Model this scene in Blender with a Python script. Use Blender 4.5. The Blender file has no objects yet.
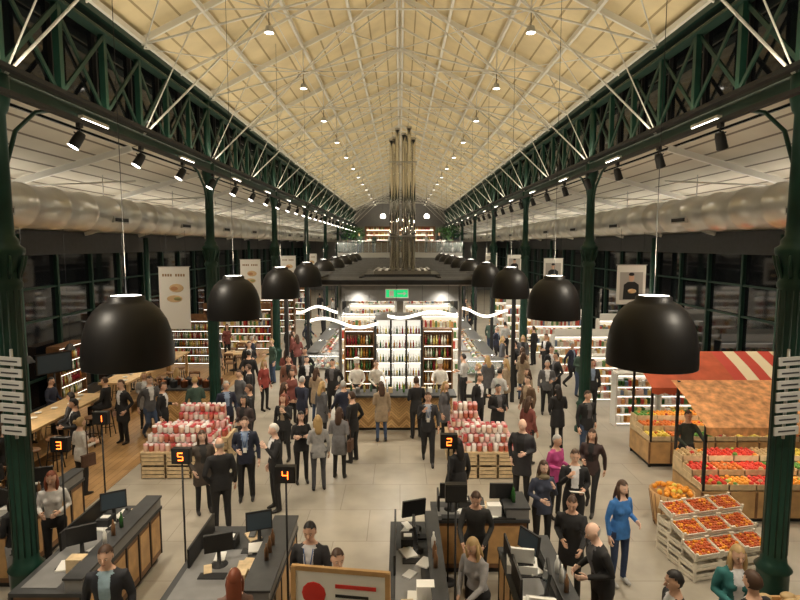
import bpy, math, random
from mathutils import Vector, Matrix
from mathutils.bvhtree import BVHTree
R=random.Random(11)
scene=bpy.context.scene
PI=math.pi
# ------------------------------------------------------------ materials
MC={}
def mat(name,col,rough=.5,metal=0,emit=0,noise=0,nscale=6,bump=0,alpha=None):
    if name in MC: return MC[name]
    m=bpy.data.materials.new(name); m.use_nodes=True
    nt=m.node_tree; p=nt.nodes['Principled BSDF']
    c=(col[0],col[1],col[2],1)
    p.inputs['Base Color'].default_value=c
    p.inputs['Roughness'].default_value=rough
    p.inputs['Metallic'].default_value=metal
    if emit:
        p.inputs['Emission Color'].default_value=c
        p.inputs['Emission Strength'].default_value=emit
    if alpha is not None:
        p.inputs['Alpha'].default_value=alpha
    if noise or bump:
        tc=nt.nodes.new('ShaderNodeTexCoord'); n=nt.nodes.new('ShaderNodeTexNoise')
        n.inputs['Scale'].default_value=nscale; n.inputs['Detail'].default_value=3
        nt.links.new(tc.outputs['Object'],n.inputs['Vector'])
        if noise:
            r=nt.nodes.new('ShaderNodeValToRGB')
            r.color_ramp.elements[0].position=.3; r.color_ramp.elements[1].position=.7
            r.color_ramp.elements[0].color=tuple(max(0,k*(1-noise)) for k in col)+(1,)
            r.color_ramp.elements[1].color=tuple(min(1,k*(1+noise*.5)) for k in col)+(1,)
            nt.links.new(n.outputs['Fac'],r.inputs['Fac']); nt.links.new(r.outputs['Color'],p.inputs['Base Color'])
        if bump:
            b=nt.nodes.new('ShaderNodeBump'); b.inputs['Strength'].default_value=bump; b.inputs['Distance'].default_value=.02
            nt.links.new(n.outputs['Fac'],b.inputs['Height']); nt.links.new(b.outputs['Normal'],p.inputs['Normal'])
    MC[name]=m; return m
def brickmat(name,c1,c2,mortar,w,h,ms,rough=.5,rot=0,noise=.15,offset=.5):
    m=bpy.data.materials.new(name); m.use_nodes=True
    nt=m.node_tree; p=nt.nodes['Principled BSDF']; L=nt.links.new
    tc=nt.nodes.new('ShaderNodeTexCoord'); mp=nt.nodes.new('ShaderNodeMapping'); mp.inputs['Rotation'].default_value=(0,0,rot)
    b=nt.nodes.new('ShaderNodeTexBrick')
    b.inputs['Color1'].default_value=c1+(1,); b.inputs['Color2'].default_value=c2+(1,); b.inputs['Mortar'].default_value=mortar+(1,)
    b.inputs['Scale'].default_value=1; b.inputs['Brick Width'].default_value=w; b.inputs['Row Height'].default_value=h
    b.inputs['Mortar Size'].default_value=ms; b.offset=offset
    n=nt.nodes.new('ShaderNodeTexNoise'); n.inputs['Scale'].default_value=1.3; n.inputs['Detail'].default_value=5
    mx=nt.nodes.new('ShaderNodeMix'); mx.data_type='RGBA'; mx.blend_type='MULTIPLY'; mx.inputs[0].default_value=1
    r=nt.nodes.new('ShaderNodeValToRGB'); r.color_ramp.elements[0].color=(1-noise*2,)*3+(1,); r.color_ramp.elements[1].color=(1,1,1,1)
    r.color_ramp.elements[0].position=.25; r.color_ramp.elements[1].position=.65
    L(tc.outputs['Object'],mp.inputs['Vector']); L(mp.outputs['Vector'],b.inputs['Vector']); L(tc.outputs['Object'],n.inputs['Vector'])
    L(n.outputs['Fac'],r.inputs['Fac']); L(b.outputs['Color'],mx.inputs[6]); L(r.outputs['Color'],mx.inputs[7])
    L(mx.outputs[2],p.inputs['Base Color']); p.inputs['Roughness'].default_value=rough
    MC[name]=m; return m
def chevronmat():
    m=bpy.data.materials.new('chevron_oak'); m.use_nodes=True
    nt=m.node_tree; p=nt.nodes['Principled BSDF']; L=nt.links.new
    def M(op,a,b=None):
        n=nt.nodes.new('ShaderNodeMath'); n.operation=op
        for i,v in enumerate((a,b)):
            if v is None: continue
            if isinstance(v,(int,float)): n.inputs[i].default_value=v
            else: L(v,n.inputs[i])
        return n.outputs[0]
    tc=nt.nodes.new('ShaderNodeTexCoord'); s=nt.nodes.new('ShaderNodeSeparateXYZ'); L(tc.outputs['Object'],s.inputs[0])
    u=M('ADD',s.outputs['X'],s.outputs['Y'])
    tri=M('PINGPONG',u,.22); v=M('DIVIDE',M('ADD',s.outputs['Z'],tri),.085)
    fr=M('FRACT',v); fl=M('FLOOR',v)
    wn=nt.nodes.new('ShaderNodeTexWhiteNoise'); wn.noise_dimensions='1D'; L(fl,wn.inputs['W'])
    r=nt.nodes.new('ShaderNodeValToRGB'); r.color_ramp.elements[0].color=(.46,.26,.10,1); r.color_ramp.elements[1].color=(.78,.52,.24,1)
    L(wn.outputs['Value'],r.inputs['Fac'])
    g=M('GREATER_THAN',fr,.1)
    mx=nt.nodes.new('ShaderNodeMix'); mx.data_type='RGBA'; mx.inputs[6].default_value=(.15,.07,.025,1)
    L(g,mx.inputs[0]); L(r.outputs['Color'],mx.inputs[7]); L(mx.outputs[2],p.inputs['Base Color'])
    p.inputs['Roughness'].default_value=.45
    return m
M_floor=brickmat('floor_stone',(.42,.38,.315),(.385,.35,.285),(.26,.235,.19),1.2,1.2,.008,.36,noise=.14)
M_wood_floor=brickmat('oak_planks',(.50,.30,.13),(.40,.23,.09),(.18,.09,.03),1.6,.16,.006,.4,rot=PI/2)
M_roof=brickmat('roof_boards',(.84,.72,.47),(.78,.66,.42),(.42,.33,.18),2.0,.44,.022,.8,rot=PI/2,noise=.1,offset=0)
M_aisle=brickmat('aisle_ceiling_boards',(.74,.70,.60),(.68,.64,.54),(.22,.19,.15),4.0,.42,.03,.8,rot=PI/2,noise=.05,offset=0)
M_chev=chevronmat()
GREEN=mat('green_cast_iron',(.012,.055,.038),.42,.2,noise=.3,nscale=3)
DGREEN=mat('dark_green_steel',(.008,.034,.023),.5,.1)
BLACK=mat('black_lacquer',(.010,.009,.009),.45)
MBLACK=mat('matte_black',(.014,.014,.015),.6)
DGREY=mat('anthracite',(.04,.042,.045),.5,noise=.2)
GREY=mat('grey_laminate',(.20,.20,.20),.45,noise=.1)
LGREY=mat('light_grey',(.55,.55,.53),.5)
WHITE=mat('white_paint',(.85,.84,.80),.5)
ROD=mat('cream_steel_rod',(.80,.79,.74),.45)
CHROME=mat('polished_steel',(.75,.74,.70),.10,1)
DUCT=mat('galvanised_duct',(.82,.80,.74),.33,.7,noise=.10,nscale=2)
STEEL=mat('brushed_steel',(.5,.5,.5),.3,1)
OAK=mat('oak',(.55,.33,.14),.45,noise=.25,nscale=5)
LOAK=mat('pale_oak',(.72,.50,.26),.45,noise=.2,nscale=5)
DWOOD=mat('walnut',(.20,.10,.045),.45,noise=.35,nscale=5)
CRATE=mat('pine_crate',(.72,.55,.33),.6,noise=.2,nscale=9)
WCRATE=mat('whitewashed_crate',(.80,.74,.62),.6,noise=.15,nscale=9)
GLASSD=mat('night_glass',(.006,.007,.009),.06)
GLASSC=mat('clear_glass',(.7,.8,.8),.05,alpha=.18)
LAMPW=mat('lamp_glow_warm',(1,.86,.62),.5,emit=9)
LAMPC=mat('lamp_glow_white',(1,.95,.85),.5,emit=10)
SHELFL=mat('shelf_light',(1,.93,.80),.5,emit=4)
PANELW=mat('self_glowing_panel',(1,.91,.76),.5,emit=.5)  # shelf backs and headers given a glow to look brightly lit
SCREEN=mat('monitor_screen',(.05,.07,.09),.15)
SCREENL=mat('lit_screen',(.5,.62,.75),.3,emit=.4)
RED=mat('red_paint',(.65,.03,.02),.5)
GREENE=mat('exit_green',(.01,.5,.16),.5,emit=1.2)
LED=mat('amber_led',(1,.16,.02),.5,emit=6)
# ------------------------------------------------------------ mesh builder
class B:
    def __init__(s): s.v=[];s.f=[];s.mi=[];s.sm=[];s.mats=[];s.M=None
    def idx(s,m):
        if m not in s.mats: s.mats.append(m)
        return s.mats.index(m)
    def add(s,vs,fs,m,smooth=False):
        o=len(s.v)
        if s.M is not None: vs=[s.M@Vector(v) for v in vs]
        s.v.extend([tuple(v) for v in vs])
        s.f.extend([tuple(i+o for i in f) for f in fs])
        if isinstance(m,list): s.mi.extend([s.idx(x) for x in m])
        else: s.mi.extend([s.idx(m)]*len(fs))
        s.sm.extend([smooth]*len(fs))
    def box(s,x0,x1,y0,y1,z0,z1,m):
        s.add([(x0,y0,z0),(x1,y0,z0),(x1,y1,z0),(x0,y1,z0),(x0,y0,z1),(x1,y0,z1),(x1,y1,z1),(x0,y1,z1)],
              [(0,3,2,1),(4,5,6,7),(0,1,5,4),(1,2,6,5),(2,3,7,6),(3,0,4,7)],m)
    def cbox(s,c,d,m,rot=None):
        old=s.M; T=Matrix.Translation(c)
        if rot: T=T@rot
        s.M=T if old is None else old@T
        s.box(-d[0]/2,d[0]/2,-d[1]/2,d[1]/2,-d[2]/2,d[2]/2,m); s.M=old
    def beam(s,p,q,w,h,m):
        p=Vector(p);q=Vector(q);d=q-p;L=d.length
        if L<1e-6:return
        rot=d.to_track_quat('Y','Z').to_matrix().to_4x4()
        s.cbox((p+q)/2,(w,L,h),m,rot)
    def path(s,pts,rad,m,n=8,caps=True,flat=1.0,up=None,smooth=True):
        pts=[Vector(p) for p in pts]
        if not isinstance(rad,(list,tuple)): rad=[rad]*len(pts)
        vs=[];ref=Vector(up) if up else Vector((0,0,1))
        t0=(pts[1]-pts[0]).normalized()
        if abs(t0.dot(ref))>.9: ref=Vector((1,0,0))
        for i,p in enumerate(pts):
            a=pts[max(i-1,0)];b=pts[min(i+1,len(pts)-1)]
            t=(b-a).normalized()
            u=ref-t*ref.dot(t)
            if u.length<.05: u=Vector((0,1,0))-t*t.y
            u.normalize(); w=t.cross(u); ref=u
            r=rad[i]
            for k in range(n):
                an=2*PI*k/n
                vs.append(p+w*(math.cos(an)*r)+u*(math.sin(an)*r*flat))
        fs=[]
        for i in range(len(pts)-1):
            for k in range(n):
                fs.append((i*n+k,i*n+(k+1)%n,(i+1)*n+(k+1)%n,(i+1)*n+k))
        if caps:
            fs.append(tuple(reversed(range(n)))); fs.append(tuple(range((len(pts)-1)*n,len(pts)*n)))
        s.add(vs,fs,m,smooth)
    def tube(s,p,q,r,m,n=8,r2=None):
        s.path([p,q],[r,r if r2 is None else r2],m,n)
    def lathe(s,prof,m,c=(0,0,0),n=20,smooth=True,caps=False):
        vs=[]
        for r,z in prof:
            for k in range(n):
                a=2*PI*k/n; vs.append((c[0]+r*math.cos(a),c[1]+r*math.sin(a),c[2]+z))
        fs=[];ms=[]
        for i in range(len(prof)-1):
            for k in range(n):
                fs.append((i*n+k,i*n+(k+1)%n,(i+1)*n+(k+1)%n,(i+1)*n+k))
        if caps:
            fs.append(tuple(reversed(range(n)))); fs.append(tuple(range((len(prof)-1)*n,len(prof)*n)))
        s.add(vs,fs,m,smooth)
    def loft(s,secs,m,n=16,mf=None,smooth=True):
        vs=[]
        for cx,cy,z,rx,ry in secs:
            for k in range(n):
                a=2*PI*k/n; vs.append((cx+rx*math.cos(a),cy+ry*math.sin(a),z))
        fs=[];ms=[]
        for i in range(len(secs)-1):
            for k in range(n):
                fs.append((i*n+k,i*n+(k+1)%n,(i+1)*n+(k+1)%n,(i+1)*n+k)); ms.append(mf(i,(k+.5)/n) if mf else m)
        fs.append(tuple(reversed(range(n)))); fs.append(tuple(range((len(secs)-1)*n,len(secs)*n))); ms+=[m,ms[-1] if mf else m]
        s.add(vs,fs,ms if mf else m,smooth)
    def ell(s,c,r,m,nu=10,nv=7):
        if not isinstance(r,(list,tuple)): r=(r,r,r)
        vs=[(c[0],c[1],c[2]-r[2])];fs=[]
        for j in range(1,nv):
            ph=-PI/2+PI*j/nv
            for k in range(nu):
                a=2*PI*k/nu; vs.append((c[0]+r[0]*math.cos(ph)*math.cos(a),c[1]+r[1]*math.cos(ph)*math.sin(a),c[2]+r[2]*math.sin(ph)))
        vs.append((c[0],c[1],c[2]+r[2])); top=len(vs)-1
        for k in range(nu):
            fs.append((0,1+(k+1)%nu,1+k)); fs.append((top,1+(nv-2)*nu+k,1+(nv-2)*nu+(k+1)%nu))
        for j in range(nv-2):
            for k in range(nu):
                fs.append((1+j*nu+k,1+j*nu+(k+1)%nu,1+(j+1)*nu+(k+1)%nu,1+(j+1)*nu+k))
        s.add(vs,fs,m,True)
    def mesh(s,name):
        me=bpy.data.meshes.new(name); me.from_pydata(s.v,[],s.f)
        for m in s.mats: me.materials.append(m)
        me.polygons.foreach_set('material_index',s.mi); me.polygons.foreach_set('use_smooth',s.sm)
        me.update(); return me
    def obj(s,name,loc=(0,0,0),rz=0):
        return inst(s.mesh(name),name,loc,rz)
def inst(me,name,loc=(0,0,0),rz=0):
    o=bpy.data.objects.new(name,me); o.location=loc; o.rotation_euler=(0,0,math.radians(rz))
    scene.collection.objects.link(o); return o
# ------------------------------------------------------------ room shell
Y0,Y1=-4,66
CX=5.25; WX=11.0
EV,RG=9.35,12.0
b=B(); b.box(-WX-.4,WX+.4,Y0-.4,Y1+.4,-.3,0,M_floor); b.obj('floor')
b=B(); b.box(-WX+.02,-6.35,9.0,30,.0,.012,M_wood_floor); b.obj('floor_oak')
def slab(p,q,th,m,name):
    bb=B(); (x0,z0),(x1,z1)=p,q
    bb.add([(x0,Y0,z0),(x1,Y0,z1),(x1,Y1,z1),(x0,Y1,z0),(x0,Y0,z0+th),(x1,Y0,z1+th),(x1,Y1,z1+th),(x0,Y1,z0+th)],
      [(0,3,2,1),(4,5,6,7),(0,1,5,4),(1,2,6,5),(2,3,7,6),(3,0,4,7)],m)
    return bb.obj(name)
slab((-5.6,EV-.05),(0,RG),.15,M_roof,'ceiling_nave_left'); slab((0,RG),(5.6,EV-.05),.15,M_roof,'ceiling_nave_right')
slab((-WX-.2,5.75),(-5.42,7.4),.15,M_aisle,'ceiling_aisle_left'); slab((5.42,7.4),(WX+.2,5.75),.15,M_aisle,'ceiling_aisle_right')
for sgn,side in((-1,'left'),(1,'right')):
    b=B(); x=sgn*WX; xo=sgn*(WX+.25)
    xa,xb=min(x,xo),max(x,xo)
    b.box(xa,xb,Y0,Y1,0,.35,DGREY); b.box(xa,xb,Y0,Y1,5.0,5.75,DGREY)
    b.obj('wall_'+side)
    b=B(); b.box(min(sgn*(WX+.1),sgn*(WX+.14)),max(sgn*(WX+.1),sgn*(WX+.14)),Y0,Y1,.35,5.0,GLASSD)
    y=Y0
    while y<=Y1:
        b.box(min(sgn*(WX-.02),sgn*(WX+.1)),max(sgn*(WX-.02),sgn*(WX+.1)),y-.05,y+.05,.35,5.0,DGREEN); y+=2
    for z in (1.2,3.0,4.0): b.box(min(sgn*(WX),sgn*(WX+.1)),max(sgn*(WX),sgn*(WX+.1)),Y0,Y1,z-.03,z+.03,DGREEN)
    b.obj('window_'+('1' if sgn<0 else '2'))
    b=B(); b.box(min(sgn*5.62,sgn*5.66),max(sgn*5.62,sgn*5.66),Y0,Y1,7.3,EV+.1,GLASSD)
    y=Y0
    while y<=Y1:
        b.box(min(sgn*5.55,sgn*5.62),max(sgn*5.55,sgn*5.62),y-.03,y+.03,7.4,EV,MBLACK); y+=1.33
    b.obj('window_'+('3' if sgn<0 else '4'))
b=B()
b.box(-WX-.2,WX+.2,Y1,Y1+.2,0,6,GREY); b.box(-5.6,5.6,Y1,Y1+.2,6,9.3,GREY)
b.add([(-5.6,Y1,9.3),(5.6,Y1,9.3),(0,Y1,12)],[(0,1,2)],GREY); b.obj('wall_back')
b=B()
b.box(-WX-.2,WX+.2,Y0-.2,Y0,0,6,WHITE); b.box(-5.6,5.6,Y0-.2,Y0,6,9.3,WHITE)
b.add([(-5.6,Y0,9.3),(5.6,Y0,9.3),(0,Y0,12)],[(0,2,1)],WHITE); b.obj('wall_front')
# ------------------------------------------------------------ columns
cb=B(); q=.84
cb.lathe([(r_*q,z_) for r_,z_ in [(.30,0),(.30,.12),(.24,.16),(.24,.75),(.28,.80),(.20,.88),(.185,1.0),(.175,4.7),(.21,4.74),(.21,4.8),(.18,4.84),(.185,5.0),(.24,5.14),(.27,5.2),(.27,5.26),(.2,5.3),(.2,5.36),(.145,5.42),(.135,5.6),(.125,7.0),(.16,7.05),(.2,7.2),(.2,7.5)]],GREEN,n=20)
for k in range(12):
    a=2*PI*k/12; cb.tube((.178*q*math.cos(a),.178*q*math.sin(a),1.0),(.17*q*math.cos(a),.17*q*math.sin(a),4.7),.012,DGREEN,5)
for k in range(8):
    a=2*PI*k/8; cb.path([(r_*q*math.cos(a),r_*q*math.sin(a),z_) for r_,z_ in((.17,4.86),(.23,5.02),(.28,5.16))],[.024,.028,.016],GREEN,6)
for sy in(-1,1):
    cb.path([(0,sy*.10,6.3),(0,sy*.35,6.85),(0,sy*.8,7.2),(0,sy*1.4,7.38)],.03,GREEN,6)
cb.tube((0,0,7.5),(0,0,9.3),.09,GREEN,8)
cmesh=cb.mesh('cast_iron_column')
ys=[-.4+8*i for i in range(9)]
for y in ys:
    if y<1: continue
    for sx in(-1,1): inst(cmesh,'cast_iron_column',(sx*CX,y-.12 if y<10 else y,0))
b=B(); b.path([(0,0,0),(0,0,.3),(0,0,.35),(0,0,5.6)],[.2,.2,.12,.1],GREEN,10); pm=b.mesh('wall_post')
for y in ys:
    for sx in(-1,1): inst(pm,'wall_post',(sx*(WX-.35),y,0))
# ------------------------------------------------------------ lattice trusses
for sgn in(-1,1):
    b=B(); x=sgn*CX
    for z,h in((7.42,.18),(7.62,.06),(EV-.08,.16),(EV-.35,.05)):
        b.box(x-.11,x+.11,Y0+.01,Y1-.01,z-h/2,z+h/2,DGREEN)
    st=1.333; y=-.4-st*2; i=0
    while y<Y1-.2:
        b.box(x-.05,x+.05,y-.05,y+.05,7.6,EV-.3,GREEN)
        if y+st<Y1:
            b.beam((x+.03,y,7.65),(x+.03,y+st,EV-.38),.03,.07,DGREEN)
            b.beam((x-.03,y,EV-.38),(x-.03,y+st,7.65),.03,.07,DGREEN)
        y+=st;i+=1
    b.obj('lattice_truss')
    b=B(); b.box(x-sgn*.45-.05,x-sgn*.45+.05,Y0+.1,Y1-.1,7.12,7.18,MBLACK)
    y=0
    while y<Y1: b.tube((x-sgn*.45,y,7.15),(x-sgn*.13,y,7.32),.012,MBLACK,5); y+=4
    b.obj('lighting_track')
# ------------------------------------------------------------ roof trusses
def roofz(x): return RG-(RG-EV)*abs(x)/CX
tr=B()
r=.018
for s in(-1,1):
    tr.beam((s*CX,0,EV-.05),(0,0,RG-.12),.06,.12,ROD)
    tr.tube((s*CX,0,EV-.1),(0,0,10.55),r*1.3,ROD,6)
    tr.tube((s*2.6,0,roofz(2.6)-.1),(s*2.6,0,9.95),r,ROD,6)
    tr.tube((s*2.6,0,9.95),(0,0,RG-.15),r,ROD,6)
    tr.tube((s*2.6,0,9.95),(s*3.9,0,roofz(3.9)-.08),r*.8,ROD,6)
    tr.tube((s*2.6,0,9.95),(s*1.3,0,roofz(1.3)-.08),r*.8,ROD,6)
    tr.tube((s*(CX-.05),0,7.5),(s*2.6,0,9.95),r*1.1,ROD,6)
    tr.tube((s*(CX-.05),0,7.5),(s*4.0,0,roofz(4.0)-.1),r*.7,ROD,6)
tr.tube((-2.6,0,9.95),(2.6,0,9.95),r,ROD,6)
tr.tube((0,0,RG-.15),(0,0,9.95),r,ROD,6)
tm=tr.mesh('roof_truss')
y=3.6
while y<65: inst(tm,'roof_truss',(0,y,0)); y+=4
b=B()
for s in(-1,1):
    for x in(.08,1.3,2.6,3.9,5.1):
        b.box(s*x-.035,s*x+.035,Y0,Y1,roofz(x)-.14,roofz(x)-.03,ROD)
    y=3.6
    while y<64:
        b.tube((s*2.6,y,9.95),(s*0.05,y+4,10.55),.014,ROD,5)
        b.tube((s*0.05,y,10.55),(s*2.6,y+4,9.95),.014,ROD,5)
        b.tube((s*5.1,y,EV-.15),(s*2.6,y+4,9.95),.014,ROD,5)
        b.tube((s*5.1,y+4,EV-.15),(s*2.6,y,9.95),.014,ROD,5)
        b.tube((s*2.6,y,9.95),(s*2.6,y+4,9.95),.012,ROD,5)
        b.beam((s*CX,y+2,EV-.12),(0,y+2,RG-.16),.04,.06,ROD)
        y+=4
b.obj('roof_purlins')
for sgn in(-1,1):
    b=B(); y=-.4
    while y<65:
        b.beam((sgn*5.45,y,7.25),(sgn*(WX-.05),y,5.68),.08,.12,ROD)
        b.tube((sgn*5.4,y,6.6),(sgn*8.2,y,6.48),.016,ROD,5); b.tube((sgn*8.2,y,6.48),(sgn*(WX-.3),y,5.7),.016,ROD,5)
        y+=4
    b.obj('aisle_rafters')
# ------------------------------------------------------------ ducts
for sgn in(-1,1):
    b=B(); x=sgn*6.9; z=6.02; n=24
    y=Y0+.2
    pts=[];rad=[]
    while y<62:
        pts+= [(x,y,z),(x,y+.04,z),(x,y+.06,z),(x,y+.94,z),(x,y+.96,z)]; rad+=[.415,.415,.39,.39,.415]; y+=1.0
    b.path(pts,rad,DUCT,n)
    y=1.2
    while y<60:
        b.cbox((x-sgn*.375,y,z-.14),(.06,.7,.14),LGREY); b.cbox((x-sgn*.405,y,z-.14),(.03,.6,.08),MBLACK)
        b.tube((x,y,z+.35),(x,y,z+.9),.01,STEEL,5); y+=4
    b.obj('ventilation_duct')
# ------------------------------------------------------------ pendant lamps
b=B(); q=.95
prof=[(.50,0),(.505,.06),(.50,.2),(.475,.36),(.43,.5),(.36,.61),(.27,.69),(.20,.72),(.20,.76),(.17,.78)]
b.lathe([(r_*q,z_) for r_,z_ in prof],BLACK,n=32)
b.lathe([(.49*q,.005),(.485*q,.2),(.455*q,.36),(.41*q,.49),(.34*q,.59),(.24*q,.67),(.12,.69),(0.001,.69)],WHITE,n=32)
b.lathe([(.505*q,0),(.49*q,.005)],BLACK,n=32)
b.lathe([(.16,.775),(.001,.785)],LAMPC,n=20)
b.ell((0,0,.52),.09,LAMPW)
b.tube((0,0,.78),(0,0,6.2),.004,MBLACK,5)
pmesh=b.mesh('pendant_lamp')
def spot(loc,target,power,ang,col,size=.06,name='spot_light_source',blend=.6):
    l=bpy.data.lights.new(name,'SPOT'); l.energy=power; l.spot_size=math.radians(ang); l.spot_blend=blend; l.color=col; l.shadow_soft_size=size
    o=bpy.data.objects.new(name,l); o.location=loc
    d=Vector(target)-Vector(loc); o.rotation_euler=d.to_track_quat('-Z','Y').to_euler(); scene.collection.objects.link(o); return o
WARM=(1,.86,.66); UPC=(1,.86,.62)
for i in range(9):
    for x in(-3.02,2.8):
        yy=6.15+4*i
        inst(pmesh,'pendant_lamp',(x,yy,3.97))
        spot((x,yy,4.3),(x,yy,0),150,125,WARM,.09)
for i in range(-1,14):
    for x in(-3.02,2.8):
        spot((x+.13,6.15+4*i,4.95),(x*.6,6.15+4*i,12),165 if i<3 else 190,150,UPC,.1)
# ------------------------------------------------------------ truss spotlights
b=B()
b.box(-.03,.03,-.05,.05,.12,.185,MBLACK); b.tube((0,0,.15),(0,0,.02),.012,MBLACK,5)
b.path([(-.09,0,.06),(.0,0,.0),(.0,0,0)],.01,MBLACK,5)
b.M=Matrix.Rotation(math.radians(25),4,'Y')@Matrix.Rotation(math.radians(-18),4,'X')
b.lathe([(.001,.06),(.06,.05),(.075,.0),(.08,-.16),(.085,-.2)],MBLACK,n=14); b.lathe([(.085,-.2),(.001,-.195)],LAMPC,n=14)
b.M=None; sm=b.mesh('track_spotlight')
tb=B(); tb.box(-.04,.04,-.4,.4,0,.05,WHITE); tb.box(-.03,.03,-.38,.38,-.03,0,LAMPC); tmesh=tb.mesh('fluorescent_tube_light')
i=0; y=4.6
while y<62:
    for sgn in(-1,1):
        inst(sm,'track_spotlight',(sgn*4.8,y,6.93),0 if sgn<0 else 180)
        if i%2==0:
            inst(tmesh,'fluorescent_tube_light',(sgn*5.0,y+.8,7.28))
    if i%2==0 and y<58:
        for sgn in(-1,1): spot((sgn*4.72,y,6.62),(sgn*1.8,y+1.5,0),400,100,(1,.88,.70),.08)
    y+=2; i+=1
rb=B(); rb.tube((0,0,.3),(0,0,0),.01,MBLACK,5); rb.lathe([(.001,.02),(.07,0),(.09,-.12)],LGREY,n=12); rb.lathe([(.09,-.12),(.001,-.1)],LAMPC,n=12)
rm=rb.mesh('roof_downlight')
y=7.6
while y<60:
    for x in(-2.6,2.6): inst(rm,'roof_downlight',(x,y,9.62))
    y+=4
ab=B(); ab.lathe([(.001,.0),(.1,0),(.1,-.1)],WHITE,n=12); ab.lathe([(.1,-.1),(.001,-.08)],LAMPC,n=12); am=ab.mesh('aisle_downlight')
y=1.6
while y<60:
    for s in(-1,1):
        inst(am,'aisle_downlight',(s*8.4,y,6.45)); inst(am,'aisle_downlight',(s*10.0,y,6.0))
        spot((s*8.4,y,6.3),(s*7.8,y+.5,0),250,150,WARM,.1)
    y+=4
for s in(-1,1):
    b=B(); b.box(s*4.95-.06,s*4.95+.06,Y0+1,64,7.5,7.56,MBLACK); b.obj('linear_uplight_housing')
    l=bpy.data.lights.new('linear_uplight_source','AREA'); l.shape='RECTANGLE'; l.size=.1; l.size_y=62; l.energy=230; l.color=UPC
    o=bpy.data.objects.new('linear_uplight_source',l); o.location=(s*4.95,31,7.6)
    o.rotation_euler=(0,PI-s*math.radians(-40),0); scene.collection.objects.link(o)
    l=bpy.data.lights.new('added_duct_light','AREA'); l.shape='RECTANGLE'; l.size=.1; l.size_y=62; l.energy=210; l.color=(1,.92,.78)  # added area light without a fixture, pointing up beside the duct
    o=bpy.data.objects.new('added_duct_light',l); o.location=(s*7.6,31,6.1); o.rotation_euler=(0,PI,0); scene.collection.objects.link(o)
# ------------------------------------------------------------ people
SK=[(.72,.45,.32),(.66,.40,.28),(.78,.52,.40),(.60,.36,.25)]
HAIRC={'black':(.012,.009,.008),'brown':(.06,.028,.014),'blond':(.42,.28,.12),'grey':(.38,.37,.35),'white':(.72,.70,.66),'red':(.20,.05,.02)}
def cm(c,rough=.8): 
    return mat('cloth_%d_%d_%d'%tuple(int(k*255) for k in c),c,rough,noise=.18,nscale=14)
EYEW=mat('eye_white',(.8,.78,.75),.3); EYEB=mat('eye_iris',(.02,.012,.01),.2); LIP=mat('lips',(.45,.16,.13),.5)
SHOE=mat('shoe_leather',(.012,.010,.010),.35)
ARM={'down':((.245,-.03,1.12),(.265,.05,.87)),'hold':((.24,-.03,1.13),(.13,.25,1.13)),'phone':((.23,.08,1.14),(.12,.22,1.34)),
 'cross':((.24,.06,1.13),(-.06,.19,1.19)),'reach':((.23,.2,1.2),(.17,.47,1.17)),'pocket':((.29,-.09,1.13),(.205,.07,.93)),
 'swingf':((.24,.08,1.13),(.24,.27,.95)),'swingb':((.25,-.14,1.13),(.26,-.14,.88)),'lap':((.24,.03,1.14),(.12,.3,1.0)),'up':((.27,.15,1.2),(.2,.3,1.42))}
def headpt(a,bb,c,k=1.0):
    x=.077*a; y=.098*bb; z=.120*c
    if c<0:
        t=-c; x*=1-.30*t**1.5
        if bb<0: y*=1-.35*t
        y+=.012*t
    return (x*k,y*k,z*k)
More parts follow.
